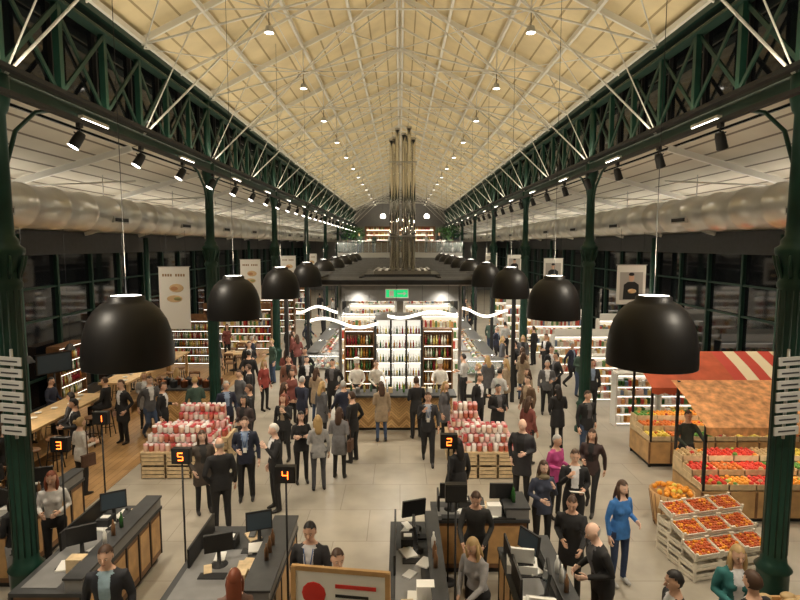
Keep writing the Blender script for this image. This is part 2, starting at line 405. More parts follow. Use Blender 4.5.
def person(x,y,face=180,h=1.74,top=(.02,.02,.022),bot=(.015,.015,.018),hair='brown',style='jacket',hs='short',pose='stand',arms=('down','down'),
           fem=False,z=0,lean=0,turn=0,shirt=(.7,.7,.72),tie=None,name=None,nod=8,extra=None,shoe=None,scarf=None,vox=None,stout=1.0):
    d=math.hypot(x,y)
    if vox is None: vox=.018 if d<10.5 else (.022 if d<16 else .03)
    si=(int(abs(x)*37+y*11))%4
    Sk=mat('skin_%d'%si,SK[si],.55)
    T_=cm(top); Bm=cm(bot); Sh=cm(shirt); HM=mat('hair_'+hair,HAIRC[hair],.55)
    SHm=cm(shoe) if shoe else SHOE
    s=B(); w=.93 if fem else 1.0; bulk={'jacket':1.0,'coat':1.07,'sweater':.97,'shirt':.94,'dress':.95}[style]*stout
    dz=-.36 if pose=='sit' else 0
    hz=.92+dz
    L=Matrix.Translation((0,0,hz))@Matrix.Rotation(-math.radians(lean),4,'X')@Matrix.Translation((0,0,-.92))
    hipw=1.08 if fem else 1.0
    secs=[(0,0,.80,.09,.09),(0,0,.86,.155*hipw,.115),(0,-.005,.93,.168*hipw,.122),(0,0,1.0,.16*hipw*bulk,.115*bulk),(0,.005,1.09,.142*bulk*w,.105*bulk),
          (0,.01,1.2,.155*bulk*w,.115*bulk),(0,.012,1.3,.172*bulk*w,.122*bulk),(0,.005,1.38,.178*bulk*w,.108*bulk),(0,0,1.43,.15*w*bulk,.088),(0,-.005,1.465,.095,.068),(0,0,1.49,.062,.060),(0,.008,1.53,.052,.056),(0,.015,1.60,.048,.055)]
    low=Bm
    def mf(i,a):
        zz=secs[i][2]
        if i>=9: return cm(scarf) if scarf else Sk
        if i<=1: return low
        if style in('jacket','coat') and zz>=1.09 and abs(a-.25)<(.035+.06*(zz-1.05)/.35):
            if tie and abs(a-.25)<.035: return cm(tie)
            return Sh
        if i==2 and style=='shirt': return low
        if fem and i>=8 and abs(a-.25)<.12: return Sk
        return T_
    s.M=L; s.loft(secs,T_,16,mf)
    if fem: 
        for sx in(-1,1): s.ell((sx*.07,.09,1.26),(.065,.055,.065),T_,8,6)
    if scarf: s.path([(.09*math.cos(a),.01+.085*math.sin(a),1.47+.01*math.sin(a*2)) for a in [k*PI/4 for k in range(9)]],.035,cm(scarf),8)
    ar=[]
    for sx,an in((-1,arms[0]),(1,arms[1])):
        e,wv=ARM[an]; e=Vector((sx*e[0]*w,e[1],e[2])); wv=Vector((sx*wv[0]*w,wv[1],wv[2]))
        sh=Vector((sx*.175*w*min(bulk,1.05),-.003,1.39)); ab=1.12 if style in('jacket','coat') else 1.0
        mid=(sh+e)/2+Vector((sx*.008,0,0)); fm=(e*.55+wv*.45)
        s.path([Vector((sx*.10,0,1.375)),sh,mid,e,fm,wv],[.05*ab,.058*ab,.052*ab,.044*ab,.041*ab,.033*ab],T_,10)
        dd=(wv-e).normalized(); s.path([wv-dd*.03,wv+dd*.03],[.026,.026],Sk,8)
        ar.append((sx,e,wv,dd))
    s.M=None
    for sx in(-1,1):
        lw=.095*hipw
        if pose=='walk':
            if sx<0: hip,kn,an,ft=(-lw,0,.9),(-.095,.17,.50),(-.095,.27,.10),0
            else: hip,kn,an,ft=(lw,0,.9),(.09,.04,.48),(.09,-.24,.17),-.5
        elif pose=='sit': hip,kn,an,ft=(sx*lw,0,.54),(sx*.13,.42,.53),(sx*.12,.38,.09),0
        else: hip,kn,an,ft=(sx*lw,0,.9),(sx*.105,.02,.49),(sx*.115,-.015,.09),0
        hip,kn,an=Vector(hip),Vector(kn),Vector(an)
        slim=.90 if fem else 1.08
        s.path([hip+Vector((0,0,.02)),hip*.75+kn*.25,hip*.4+kn*.6,kn,kn*.65+an*.35,an],[.092,.092*slim,.077*slim,.064*slim,.062*slim,.046*slim+.006],Bm,10)
        c,sn=math.cos(ft),math.sin(ft)
        def F(dy,dz_): return (an.x*1.05,an.y+dy*c,max(.03,an.z-.055+dy*sn+dz_))
        s.path([F(-.055,.01),F(-.03,.018),F(.05,.015),F(.12,.0),F(.175,-.006)],[.03,.04,.043,.04,.027],SHm,8)
        s.path([an+Vector((0,0,.03)),an+Vector((0,0,-.03))],[.038,.04],SHm,8)
    if pose!='sit':
        if style=='coat': s.loft([(0,0,.62,.205,.155),(0,0,.8,.195,.15),(0,0,.95,.185,.14),(0,0,1.08,.158,.12)],T_,16)
        if style=='dress': s.loft([(0,0,.55,.21,.16),(0,0,.75,.195,.145),(0,0,.95,.178,.13),(0,0,1.05,.15,.11)],Bm,16)
        if style in('jacket','sweater'): s.loft([(0,0,.80,.178*bulk,.137),(0,0,.95,.180*bulk,.134),(0,0,1.08,.152*bulk,.115)],T_,16)
    me=s.mesh('tmp'); ob=bpy.data.objects.new('tmp',me); scene.collection.objects.link(ob)
    m=ob.modifiers.new('r','REMESH'); m.mode='VOXEL'; m.voxel_size=vox
    m2=ob.modifiers.new('s','SMOOTH'); m2.iterations=2; m2.factor=.5
    dg=bpy.context.evaluated_depsgraph_get(); ev=ob.evaluated_get(dg); em=ev.to_mesh()
    V=[tuple(v.co) for v in em.vertices]; Fc=[tuple(p.vertices) for p in em.polygons]; C=[p.center.copy() for p in em.polygons]
    ev.to_mesh_clear()
    bvh=BVHTree.FromPolygons(s.v,s.f)
    g=B(); ms=[]
    for c in C:
        q=bvh.find_nearest(c); ms.append(s.mats[s.mi[q[2]]] if q[2] is not None else T_)
    g.add(V,Fc,ms,True)
    bpy.data.objects.remove(ob); bpy.data.meshes.remove(me)
    HMx=L@Matrix.Translation((0,.02,1.63))@Matrix.Rotation(math.radians(turn),4,'Z')@Matrix.Rotation(-math.radians(nod),4,'X')
    g.M=HMx
    det=d<16
    nu,nv=(18,12) if det else (12,8)
    vs=[];fs=[]
    for j in range(nv+1):
        ph=-PI/2+PI*j/nv
        for k in range(nu):
            a=2*PI*k/nu; vs.append(headpt(math.cos(ph)*math.cos(a),math.cos(ph)*math.sin(a),math.sin(ph)))
    for j in range(nv):
        for k in range(nu): fs.append((j*nu+k,j*nu+(k+1)%nu,(j+1)*nu+(k+1)%nu,(j+1)*nu+k))
    g.add(vs,fs,Sk,True)
    g.path([(0,.094,.012),(0,.106,-.012),(0,.116,-.030),(0,.098,-.038)],[.007,.010,.014,.008],Sk,6)
    for sx in(-1,1):
        g.ell((sx*.030,.083,.002),(.012,.010,.0062),EYEW,6,4); g.ell((sx*.030,.091,.002),(.0055,.003,.0055),EYEB,6,4)
        g.path([(sx*.016,.094,.022),(sx*.032,.092,.027),(sx*.048,.082,.021)],.003,HM,4)
        g.ell((sx*.077,-.002,-.006),(.010,.020,.030),Sk,6,5)
    g.ell((0,.088,-.062),(.021,.008,.0055),LIP,8,4)
    vs=[];fs=[]; nu2,nv2=(24,16) if det else (14,10)
    for j in range(nv2+1):
        ph=-PI/2+PI*j/nv2
        for k in range(nu2):
            a=2*PI*k/nu2; kk=1.09+(.012*math.sin(k*5.1+j*3.3) if det else 0)
            vs.append(headpt(math.cos(ph)*math.cos(a),math.cos(ph)*math.sin(a),math.sin(ph),kk))
    for j in range(nv2):
        ph=-PI/2+PI*(j+.5)/nv2; c=math.sin(ph)
        for k in range(nu2):
            a=2*PI*(k+.5)/nu2; bb=math.cos(ph)*math.sin(a)
            if hs=='bald': keep=(-.45<c<.15) and bb<-.15
            elif hs=='short': keep=(c>.62 and bb<.68) or (c>-.45 and bb<-.05) or (c>.05 and bb<.12)
            elif hs=='long' : keep=(c>.60 and bb<.72) or (c>-.85 and bb<.18)
            else: keep=(c>.60 and bb<.72) or (c>-.5 and bb<.12)
            if keep: fs.append((j*nu2+k,j*nu2+(k+1)%nu2,(j+1)*nu2+(k+1)%nu2,(j+1)*nu2+k))
    if fs: g.add(vs,fs,HM,True)
    if hs=='long':
        g.loft([(0,-.085,-.30,.05,.018),(0,-.08,-.22,.085,.035),(0,-.06,-.12,.09,.05),(0,-.045,-.03,.085,.06),(0,-.03,.05,.07,.06)],HM,12)
        for sx in(-1,1): g.path([(sx*.075,0,.03),(sx*.085,.02,-.06),(sx*.08,.045,-.15),(sx*.07,.06,-.22)],[.02,.028,.026,.012],HM,6)
    if hs=='bun': g.ell((0,-.13,.03),(.045,.04,.045),HM,10,7)
    if extra=='chef': g.lathe([(.085,.05),(.088,.11),(.1,.15),(.105,.19),(.07,.215),(.001,.22)],cm((.85,.85,.83)),n=14)
    g.M=L
    for sx,e,wv,dd in ar:
        zax=dd; inw=Vector((-sx,0,0)); yy=inw-zax*inw.dot(zax)
        if yy.length<.2: yy=Vector((0,0,-1))-zax*(-zax.z)
        yy.normalize(); xx=yy.cross(zax)
        Hm=Matrix((( xx.x,yy.x,zax.x,wv.x),(xx.y,yy.y,zax.y,wv.y),(xx.z,yy.z,zax.z,wv.z),(0,0,0,1)))
        g.M=L@Hm
        g.loft([(0,0,.0,.026,.02),(0,0,.03,.033,.017),(0,0,.07,.041,.016),(0,.002,.10,.038,.012)],Sk,8)
        for q,(fx,ln) in enumerate(((-.030,.058),(-.010,.074),(.010,.078),(.030,.070))):
            g.path([(fx,0,.09),(fx*1.1,.006,.09+ln*.45),(fx*1.1,.022,.09+ln*.75),(fx*1.05,.040,.09+ln*.92)],[.0095,.009,.0085,.006],Sk,5)
        fwd=Vector((0,1,0)) if abs(zax.y)<.7 else Vector((0,0,1))
        ts=1 if xx.dot(fwd)>0 else -1
        g.path([(ts*.028,.004,.02),(ts*.052,.012,.05),(ts*.058,.022,.078),(ts*.054,.030,.098)],[.013,.012,.0105,.007],Sk,5)
    g.M=L
    if extra=='bag':
        bm=cm((.10,.05,.03)); g.path([(.12,.08,1.42),(.2,.02,1.46),(.28,-.02,1.2),(.28,-.02,.98)],.012,bm,5)
        g.box(.235,.325,-.15,.13,.72,.98,bm)
    if extra=='paper':
        g.cbox((0,.36,1.14),(.22,.3,.006),WHITE,Matrix.Rotation(.35,4,'X'))
    if extra=='lanyard':
        g.path([(-.06,.11,1.45),(-.04,.135,1.3),(0,.142,1.15)],.006,cm((.03,.1,.3)),4); g.path([(.06,.11,1.45),(.04,.135,1.3),(0,.142,1.15)],.006,cm((.03,.1,.3)),4)
        g.box(-.035,.035,.14,.148,1.05,1.15,WHITE)
    g.M=None
    mz=min(v[2] for v in g.v)
    k=h/1.76
    g.v=[(v[0]*k,v[1]*k,(v[2]-mz)*k) for v in g.v]
    if name is None:
        nm={'stand':'standing','walk':'walking','sit':'seated'}[pose]+('_woman' if fem else '_man')
    else: nm=name
    return g.obj(nm,(x,y,z),face)
K=(.015,.015,.017); N=(.02,.025,.05); G=(.10,.10,.11); LG=(.35,.35,.36); BL=(.25,.33,.48); TN=(.32,.24,.16); JN=(.05,.08,.15)
P=person
P(-6.76,11.5,-30,1.70,(.62,.60,.56),K,'blond','sweater','bun','stand',('hold','hold'),fem=True,extra='bag')
P(-7.55,12.7,120,1.78,K,K,'black','jacket','short','stand',('hold','down'))
P(-7.4,14.6,150,1.76,K,K,'brown','coat','short','stand',('pocket','down'))
P(-6.85,15.0,230,1.78,G,JN,'brown','jacket','short','walk',('swingf','swingb'))
P(-7.4,15.9,200,1.68,(.3,.29,.28),K,'blond','coat','long','stand',('hold','hold'),fem=True)
P(-3.90,10.7,210,1.70,(.07,.055,.045),K,'brown','coat','long','stand',('hold','pocket'),fem=True,shirt=(.03,.03,.03))
P(-3.32,10.0,25,1.78,K,K,'grey','jacket','bald','stand',('pocket','down'),stout=1.1)
P(-3.2,11.25,190,1.80,N,K,'brown','jacket','short','stand',('down','hold'),shirt=BL,extra='lanyard')
P(-2.48,10.8,120,1.80,K,K,'white','jacket','short','stand',('phone','down'),stout=1.08)
P(-2.2,12.1,200,1.66,K,K,'black','sweater','long','stand',('cross','cross'),fem=True)
P(-1.76,11.7,15,1.68,LG,(.06,.06,.07),'blond','sweater','long','stand',('hold','down'),fem=True)
P(-1.38,12.35,-10,1.66,(.22,.22,.24),K,'brown','coat','long','stand',('hold','hold'),fem=True,extra='bag')
P(-1.15,13.3,60,1.78,K,K,'brown','jacket','short','stand',('down','pocket'))
P(.68,13.3,180,1.78,(.03,.03,.035),K,'brown','jacket','short','walk',('swingf','phone'),extra='lanyard',shirt=(.45,.5,.6))
P(-3.86,14.1,100,1.76,K,K,'brown','jacket','short',shirt=K)
P(-3.75,13.2,160,1.72,(.05,.035,.035),K,'black','coat','long',fem=True,arms=('hold','hold'),shirt=K)
P(-4.6,14.5,210,1.75,N,K,'grey','jacket','short',shirt=BL)
P(-3.6,17.8,190,1.76,(.20,.09,.06),K,'brown','coat','short',arms=('hold','down'),shirt=K)
P(-3.05,18.0,200,1.72,K,K,'black','jacket','short')
P(-4.6,15.8,140,1.75,G,JN,'brown','jacket','short',shirt=G)
P(-4.35,17.6,240,1.68,(.30,.05,.04),K,'blond','sweater','long',fem=True)
P(-2.85,13.4,170,1.70,K,K,'red','jacket','long',fem=True,arms=('phone','down'),shirt=TN)
WH=(.72,.71,.68)
P(-1.35,17.2,180,1.74,WH,K,'black','shirt','short',arms=('lap','lap'),extra='chef',name='chef')
P(-.75,17.3,200,1.72,WH,K,'brown','shirt','short',arms=('reach','lap'),name='bartender')
P(1.25,17.2,170,1.72,WH,K,'brown','shirt','short',arms=('lap','reach'),extra='chef',name='chef')
P(.45,15.0,20,1.74,K,K,'brown','jacket','short',arms=('hold','down'))
P(2.55,14.3,200,1.72,K,K,'black','coat','short',arms=('hold','hold'),shirt=G)
P(2.50,11.1,150,1.80,(.03,.03,.035),K,'grey','coat','bald',arms=('hold','pocket'),stout=1.15,shirt=K)
P(3.02,10.5,215,1.68,(.45,.06,.22),K,'grey','sweater','short',fem=True,arms=('hold','hold'))
P(3.05,9.45,170,1.78,K,K,'brown','jacket','short',arms=('hold','phone'),extra='paper')
P(2.42,9.15,190,1.70,(.05,.06,.10),K,'brown','sweater','long',fem=True,arms=('phone','hold'),scarf=(.25,.2,.12))
P(3.82,10.8,150,1.70,(.05,.03,.03),K,'brown','jacket','long','walk',('swingb','hold'),fem=True,shirt=K)
P(4.10,14.2,10,1.72,K,K,'black','coat','long',fem=True,arms=('hold','hold'))
P(4.58,13.4,200,1.78,K,JN,'brown','jacket','short',arms=('pocket','down'),shirt=G)
P(3.55,15.2,120,1.72,(.12,.07,.04),K,'brown','coat','short',shirt=TN)
P(6.0,17.2,180,1.78,K,K,'brown','jacket','short',shirt=BL)
P(4.6,17.2,170,1.74,G,K,'grey','jacket','short',arms=('hold','down'))
P(5.4,19.7,190,1.74,K,K,'brown','jacket','short')
P(3.4,17.6,60,1.70,TN,K,'blond','coat','long',fem=True,shirt=K)
P(3.43,8.35,200,1.70,(.05,.20,.55),(.03,.05,.12),'brown','sweater','long','stand',('hold','down'),fem=True,shoe=(.5,.5,.5))
P(2.66,6.95,100,1.76,K,K,'grey','jacket','bald',arms=('hold','hold'),lean=12,stout=1.1,shirt=G)
P(2.55,7.95,160,1.68,K,K,'brown','coat','bun',fem=True,arms=('reach','hold'),lean=8,shirt=K)
P(1.15,8.1,170,1.74,(.03,.03,.03),K,'brown','shirt','short',arms=('lap','reach'),lean=14,name='cashier')
P(1.0,6.8,140,1.68,(.25,.24,.24),K,'blond','shirt','long',fem=True,arms=('reach','lap'),lean=10,name='cashier')
P(-1.15,6.85,175,1.80,(.04,.04,.045),K,'black','jacket','short',arms=('lap','hold'),extra='lanyard')
P(-.75,6.35,200,1.72,(.22,.03,.03),K,'brown','sweater','short',arms=('hold','hold'))
P(-3.45,6.25,190,1.82,(.025,.027,.035),K,'brown','jacket','short',shirt=(.35,.5,.6))
P(-5.68,7.95,60,1.70,K,LG,'black','sweater','long',fem=True,arms=('hold','hold'))
P(-5.58,8.65,200,1.72,(.62,.60,.58),K,'red','shirt','long',fem=True,arms=('hold','hold'))
P(-6.2,7.2,180,1.70,(.1,.05,.05),K,'brown','coat','long',fem=True)
P(-1.86,5.95,10,1.68,(.2,.12,.1),K,'red','sweater','long',fem=True)
P(3.05,5.85,90,1.74,K,K,'black','jacket','short')
P(4.05,6.4,170,1.74,(.03,.16,.16),K,'blond','jacket','long',fem=True,arms=('hold','hold'))
P(3.85,5.75,20,1.78,K,K,'brown','jacket','short')
P(6.3,11.95,180,1.72,(.04,.05,.04),K,'brown','shirt','short',arms=('reach','lap'),name='stallholder')
P(1.1,10.2,30,1.70,K,K,'black','coat','long',fem=True)
P(-4.55,16.6,90,1.74,K,K,'brown','jacket','short')
far=[P(-5.6,20.5,200,1.76,K,K,'brown','jacket','short',arms=('hold','down'),vox=.03),P(5.0,22.5,170,1.68,G,K,'blond','coat','long',fem=True,vox=.03,shirt=K),
     P(2.1,18.1,60,1.76,(.5,.5,.5),K,'black','shirt','short',arms=('hold','hold'),vox=.03),P(-4.2,22.6,30,1.68,(.2,.06,.05),K,'brown','sweater','long',fem=True,arms=('hold','down'),vox=.03),
     P(6.4,20.6,230,1.74,N,K,'grey','jacket','short','walk',('swingf','swingb'),vox=.03,shirt=BL),
     P(-3.3,19.2,160,1.78,K,K,'black','coat','short',arms=('pocket','hold'),vox=.03,shirt=G),P(4.4,19.8,30,1.68,TN,JN,'brown','coat','long',fem=True,arms=('hold','down'),vox=.03,shirt=K),
     P(-4.9,21.2,130,1.74,(.05,.09,.07),JN,'blond','sweater','short',arms=('down','hold'),vox=.03)]
pos=[(-5.0,25),(-4.6,23.6),(-6.4,19.2),(-7.2,21.6),(-4.5,27),(-5.9,29),(-4.6,33),(4.3,20.6),(4.1,22.2),(4.3,24.7),(4.4,27),(5.1,30),(4.2,33),(5.9,24.4),(-8,25.6),(4.5,38),(-4.6,38),(-5.9,41),(5.7,44),(-4.0,19.4),(4.2,18.8),(2.9,18.2),(-5.9,22),(6.3,19.3),
 (-3.2,16.2),(-2.5,16.4),(-2.1,14.7),(-2.7,15.1),(2.4,16.7),(2.9,16.0),(-5.1,18.6),(-6.2,14.3),(-1.5,14.6),(-5.6,15.0),(4.9,25.8),(5.2,18.3),(5.9,22.3),(3.1,13.2),(-.5,14.7),(1.2,14.7),(-2.1,17.2),(2.2,15.3),(-3.1,14.6),(3.8,16.3)]
for i,(x,y) in enumerate(pos):
    s=far[(i*3+i//8)%8]; inst(s.data,s.name.split('.')[0],(x,y,0),R.randrange(360))
# ------------------------------------------------------------ checkout counters
def monitor(b,x,y,z,ang,sz=.38):
    old=b.M; T=Matrix.Translation((x,y,z))@Matrix.Rotation(math.radians(ang),4,'Z')
    b.M=T
    b.lathe([(.12,0),(.12,.015),(.03,.025),(.025,.2)],MBLACK,n=12); 
    b.cbox((0,0,.33),(sz,.035,sz*.72),MBLACK,Matrix.Rotation(-.15,4,'X')); b.cbox((0,-.021,.33),(sz*.9,.004,sz*.62),SCREENL if R.random()<.35 else SCREEN,Matrix.Rotation(-.15,4,'X'))
    b.M=old
GREENB=mat('green_bottle',(.03,.12,.03),.15)
def checkout(x0,x1,y0,y1,mons,seed=1):
    rr=random.Random(seed); b=B(); H=.92
    cx,cy=(x0+x1)/2,(y0+y1)/2; a,c=(x1-x0)/2,(y1-y0)/2
    b.box(-a+.05,a-.05,-c+.05,c-.05,0,.1,MBLACK)
    b.box(-a,a,-c,c,.1,H-.05,DWOOD)
    n=int((c*2)/.35)
    for i in range(n+1):
        yy=-c+i*(2*c)/n
        for sx in(-1,1): b.box(sx*a-.012,sx*a+.012,yy-.012,yy+.012,.1,H-.05,MBLACK)
        if i<n:
            for sx in(-1,1): b.box(sx*a-.008,sx*a+.008,yy+.05,yy+2*c/n-.05,.2,H-.14,OAK)
    for sy in(-1,1): b.box(-a+.06,a-.06,sy*c-.012,sy*c+.012,.18,H-.12,OAK)
    b.box(-a-.03,a+.03,-c-.03,c+.03,H-.05,H,DGREY)
    b.box(-a+.06,a*.2,-c+.08,c*.3,H,H+.012,GREY)
    b.box(a*.55,a+.02,-c,c,H,H+.16,GREY)
    b.box(a*.5,a+.04,-c-.01,c+.01,H+.16,H+.19,DGREY)
    for (mx,my,an) in mons:
        monitor(b,mx*a,my*c,H,an)
        b.cbox((mx*a,my*c-.28,H+.012),(.36,.14,.024),MBLACK)
    b.cbox((-a*.3,c*.45,H+.07),(.2,.24,.14),MBLACK); b.cbox((-a*.3,c*.45,H+.145),(.12,.1,.01),WHITE)
    b.cbox((a*.1,c*.7,H+.05),(.09,.17,.05),DGREY,Matrix.Rotation(.3,4,'X')); b.tube((a*.1,c*.7+.05,H),(a*.1,c*.7+.05,H+.12),.02,MBLACK,6)
    for i in range(8): b.cbox((rr.uniform(-.6,.4)*a,rr.uniform(-.9,.9)*c,H+.02),(rr.uniform(.1,.22),rr.uniform(.15,.28),.016+.02*rr.random()),rr.choice([WHITE,WHITE,LGREY,CRATE]),Matrix.Rotation(rr.uniform(-.6,.6),4,'Z'))
    b.cbox((a*.3,-c*.6,H+.1),(.22,.16,.2),rr.choice([WHITE,CRATE]))
    b.box(-a*.9,-a*.9+.03,-c*.2,c*.9,H,H+.28,BLACK)
    for i in range(3): b.lathe([(.03,0),(.03,.14),(.012,.19),(.012,.23)],rr.choice([GREENB,WHITE,DWOOD]),c=(a*.75,(-.3+i*.2)*c,H+.19),n=8,caps=True)
    return b.obj('checkout_counter',(cx,cy,0))
checkout(-4.92,-4.05,6.7,9.05,[(-.2,.6,30),(0,-.3,-150)],1)
checkout(-6.75,-6.0,8.2,10.2,[(0,.4,200),(0,-.5,160)],2)
checkout(-2.95,-1.62,6.45,8.35,[(.3,.55,20),(-.3,-.1,200)],3)
checkout(-.12,.55,6.1,8.5,[(0,.3,90),(0,.85,200)],4)
checkout(1.45,2.10,5.7,7.75,[(0,.6,-60),(.1,-.2,-100)],5)
checkout(.55,2.05,8.6,9.2,[(-.6,.1,180),(.5,.1,180)],6)
b=B(); b.box(-.2,.2,-.2,.2,.0,.12,WHITE); b.box(-.17,.17,-.17,.1,.12,.16,LGREY); b.cbox((0,.15,.25),(.3,.03,.22),WHITE,Matrix.Rotation(-.2,4,'X')); b.cbox((0,.13,.25),(.26,.01,.17),SCREEN,Matrix.Rotation(-.2,4,'X'))
tm_=b.mesh('cash_till')
inst(tm_,'cash_till',(1.66,7.25,.92+.012),170); inst(tm_,'cash_till',(1.66,6.2,.92+.012),170)
# ------------------------------------------------------------ number signs
SEG={'1':'bc','2':'abged','3':'abgcd','4':'fgbc','5':'afgcd'}
def numsign(x,y,d):
    b=B(); b.lathe([(.13,0),(.13,.02),(.02,.03)],MBLACK,n=14); b.tube((0,0,.02),(0,0,2.22),.014,MBLACK,6)
    b.box(-.13,.13,-.05,.05,2.2,2.42,BLACK); b.box(-.115,.115,-.056,-.05,2.215,2.405,MBLACK)
    if d:
        w,h=.035,.055; z=2.31; t=.01
        S={'a':(-w,w,z+h-t,z+h+t/2),'d':(-w,w,z-h-t/2,z-h+t),'g':(-w,w,z-t/2,z+t/2),'f':(-w-t/2,-w+t/2,z,z+h),'e':(-w-t/2,-w+t/2,z-h,z),'b':(w-t/2,w+t/2,z,z+h),'c':(w-t/2,w+t/2,z-h,z)}
        for q in SEG[d]:
            x0,x1,z0,z1=S[q]; b.box(x0,x1,-.062,-.056,z0,z1,LED)
    b.obj('till_number_sign',(x,y,0))
numsign(-5.12,8.2,'3'); numsign(-5.2,9.5,'1'); numsign(-3.12,7.75,'5'); numsign(-1.5,7.1,'4'); numsign(.75,8.35,'2'); numsign(.68,6.55,None)
b=B()
for sx in(-1,1): b.box(sx*.5-.025,sx*.5+.025,-.025,.025,0,1.96,OAK)
b.box(-.52,.52,-.02,.02,1.92,1.97,OAK); b.box(-.475,.475,-.015,.015,.5,1.92,WHITE)
for sx in(-1,1): b.box(sx*.5-.03,sx*.5+.03,-.25,.25,0,.05,OAK)
b.ell((-.28,-.018,1.68),(.13,.006,.13),RED,16,6); b.box(-.05,.38,-.022,-.015,1.76,1.80,RED); b.box(-.05,.3,-.022,-.015,1.66,1.69,MBLACK); b.box(-.4,.38,-.022,-.015,1.3,1.34,MBLACK); b.box(-.4,.3,-.022,-.015,1.2,1.23,MBLACK)
b.obj('advertising_board',(-.62,5.5,0),-8)
def slats(x,y,rz):
    b=B(); b.tube((0,0,-.1),(0,0,1.1),.02,STEEL,6)
    for i in range(7):
        b.cbox((0,-.04,.02+i*.155),(.34,.02,.11),LGREY,Matrix.Rotation(.05 if x<0 else -.05,4,'Y')); b.cbox((.0,-.052,.02+i*.155),(.24,.004,.02),DGREY,Matrix.Rotation(.05 if x<0 else -.05,4,'Y'))
    b.obj('wayfinding_sign',(x,y,2.85),rz)
slats(-5.07,7.2,-6); slats(5.07,7.2,6)
# ------------------------------------------------------------ bar + kiosk
b=B()
b.box(-1.75,1.5,15.65,16.15,0.08,1.0,M_chev); b.box(-1.7,1.45,15.7,16.1,0,.08,MBLACK)
b.box(-1.85,1.6,15.5,16.25,1.0,1.06,DGREY); b.box(-1.75,-1.35,16.15,16.6,.08,1.0,M_chev)
rr=random.Random(3)
for i in range(16):
    x=-1.6+i*.19; c=rr.choice([(.1,.25,.05),(.4,.2,.05),(.6,.5,.2),(.03,.1,.04)])
    if rr.random()<.7: b.lathe([(.03,0),(.032,.16),(.012,.21),(.012,.27)],mat('bottle_%d'%int(c[0]*100),c,.15),c=(x,15.95+rr.uniform(-.08,.1),1.06),n=8,caps=True)
    else: b.box(x-.06,x+.06,15.8,15.95,1.06,1.2,rr.choice([WHITE,STEEL,CRATE]))
b.obj('bar_counter')
def products(b,x0,x1,y,z,h,rr,pal,dep=.16,bottle=False):
    x=x0+.05
    while x<x1-.05:
        c=rr.choice(pal); w=rr.uniform(.06,.11)
        if bottle: b.lathe([(.034,0),(.036,h*.55),(.014,h*.75),(.014,h)],c,c=(x,y,z),n=7,caps=True); x+=.095
        else:
            hh=h*rr.uniform(.6,1); b.box(x-w/2,x+w/2,y-dep/2,y+dep/2,z,z+hh,c); x+=w+.025
PB=[mat('prod_'+n,c,.4) for n,c in (('r',(.5,.06,.04)),('y',(.7,.5,.15)),('g',(.12,.25,.08)),('w',(.8,.78,.7)),('o',(.65,.3,.1)),('b',(.15,.2,.3)),('c',(.7,.6,.42)),('w2',(.85,.83,.78)),('p',(.75,.5,.42)))]
BT=[mat('bot_'+n,c,.15) for n,c in (('g',(.03,.10,.03)),('a',(.35,.15,.03)),('w',(.7,.7,.6)),('r',(.25,.02,.03)),('y',(.7,.6,.2)))]
def shelf(name,w,h,levels,loc,rz=0,pal=PB,seed=0,bottle=False,frame=WHITE,header=None,dep=.4,back=None):
    rr=random.Random(seed); b=B()
    b.box(-w/2,w/2,dep-.04,dep,0,h,back or frame)
    for sx in(-1,1): b.box(sx*w/2-.025,sx*w/2+.025,0,dep,0,h,frame)
    b.box(-w/2,w/2,-.02,dep,h-.03,h+.04,frame); b.box(-w/2+.03,w/2-.03,.02,.05,h-.055,h-.03,SHELFL)
    for i in range(levels):
        z=.12+i*(h-.2)/levels; b.box(-w/2,w/2,0,dep,z-.03,z,frame)
        b.box(-w/2+.03,w/2-.03,.0,.015,z-.045,z-.03,SHELFL)
        hh=(h-.2)/levels*.72
        for yy in (.1,.26): products(b,-w/2+.04,w/2-.04,yy,z,hh,rr,pal,.13,bottle)
    if header: b.box(-w/2,w/2,-.03,.0,h+.04,h+.3,header)
    return b.obj(name,loc,rz)
b=B()
FB=mat('fridge_back',(1,.94,.80),.5,emit=1.0)  # back wall itself glows, standing in for light inside the fridge
b.box(-.85,.75,18.95,19.55,0,.25,STEEL); b.box(-.85,.75,19.45,19.55,.25,2.75,FB); b.box(-.85,.75,18.95,19.55,2.75,2.95,STEEL)
for i in range(4):
    x=-.85+i*1.6/3; b.box(x-.035,x+.035,18.93,19.5,.25,2.75,MBLACK)
    if i<3:
        b.tube((x+.08,18.9,1.1),(x+.08,18.9,1.8),.015,CHROME,6)
for k in range(5):
    z=.3+k*.49; b.box(-.82,.72,19.0,19.45,z-.02,z,STEEL); b.box(-.82,.72,19.0,19.02,z-.04,z-.02,SHELFL); products(b,-.82,.72,19.15,z,.26,rr,BT+[PB[3],PB[7],PB[6]],bottle=True)
b.obj('glass_door_fridge')
shelf('bottle_shelf',1.0,2.4,5,(-1.4,19.0,0),0,BT,4,True,DWOOD); shelf('bottle_shelf',1.0,2.4,5,(1.3,19.0,0),0,BT+[PB[6]],5,True,DWOOD)
b=B()
b.box(-3.9,3.9,18.4,44,4.0,4.16,DGREY)
for y in [18.3,18.7,19.1]: b.box(-4.0,4.0,y-.03,y+.03,4.16,4.22,GREY)
for x in(-3.9,-2.6,-1.3,1.3,2.6,3.9): b.box(x-.05,x+.05,18.4,44,4.16,4.26,MBLACK)
y=20
while y<44: b.box(-3.9,3.9,y-.04,y+.04,4.16,4.3,GREY); y+=1.5
b.box(-2.0,2.0,18.5,18.62,3.45,4.0,GREY)
for x in(-2.0,2.0): b.box(x-.05,x+.05,18.5,18.62,0,4.0,STEEL)
for x in(-3.8,3.8):
    for y in(18.6,23,28,33,38,43): b.box(x-.06,x+.06,y-.06,y+.06,0,4.0,MBLACK)
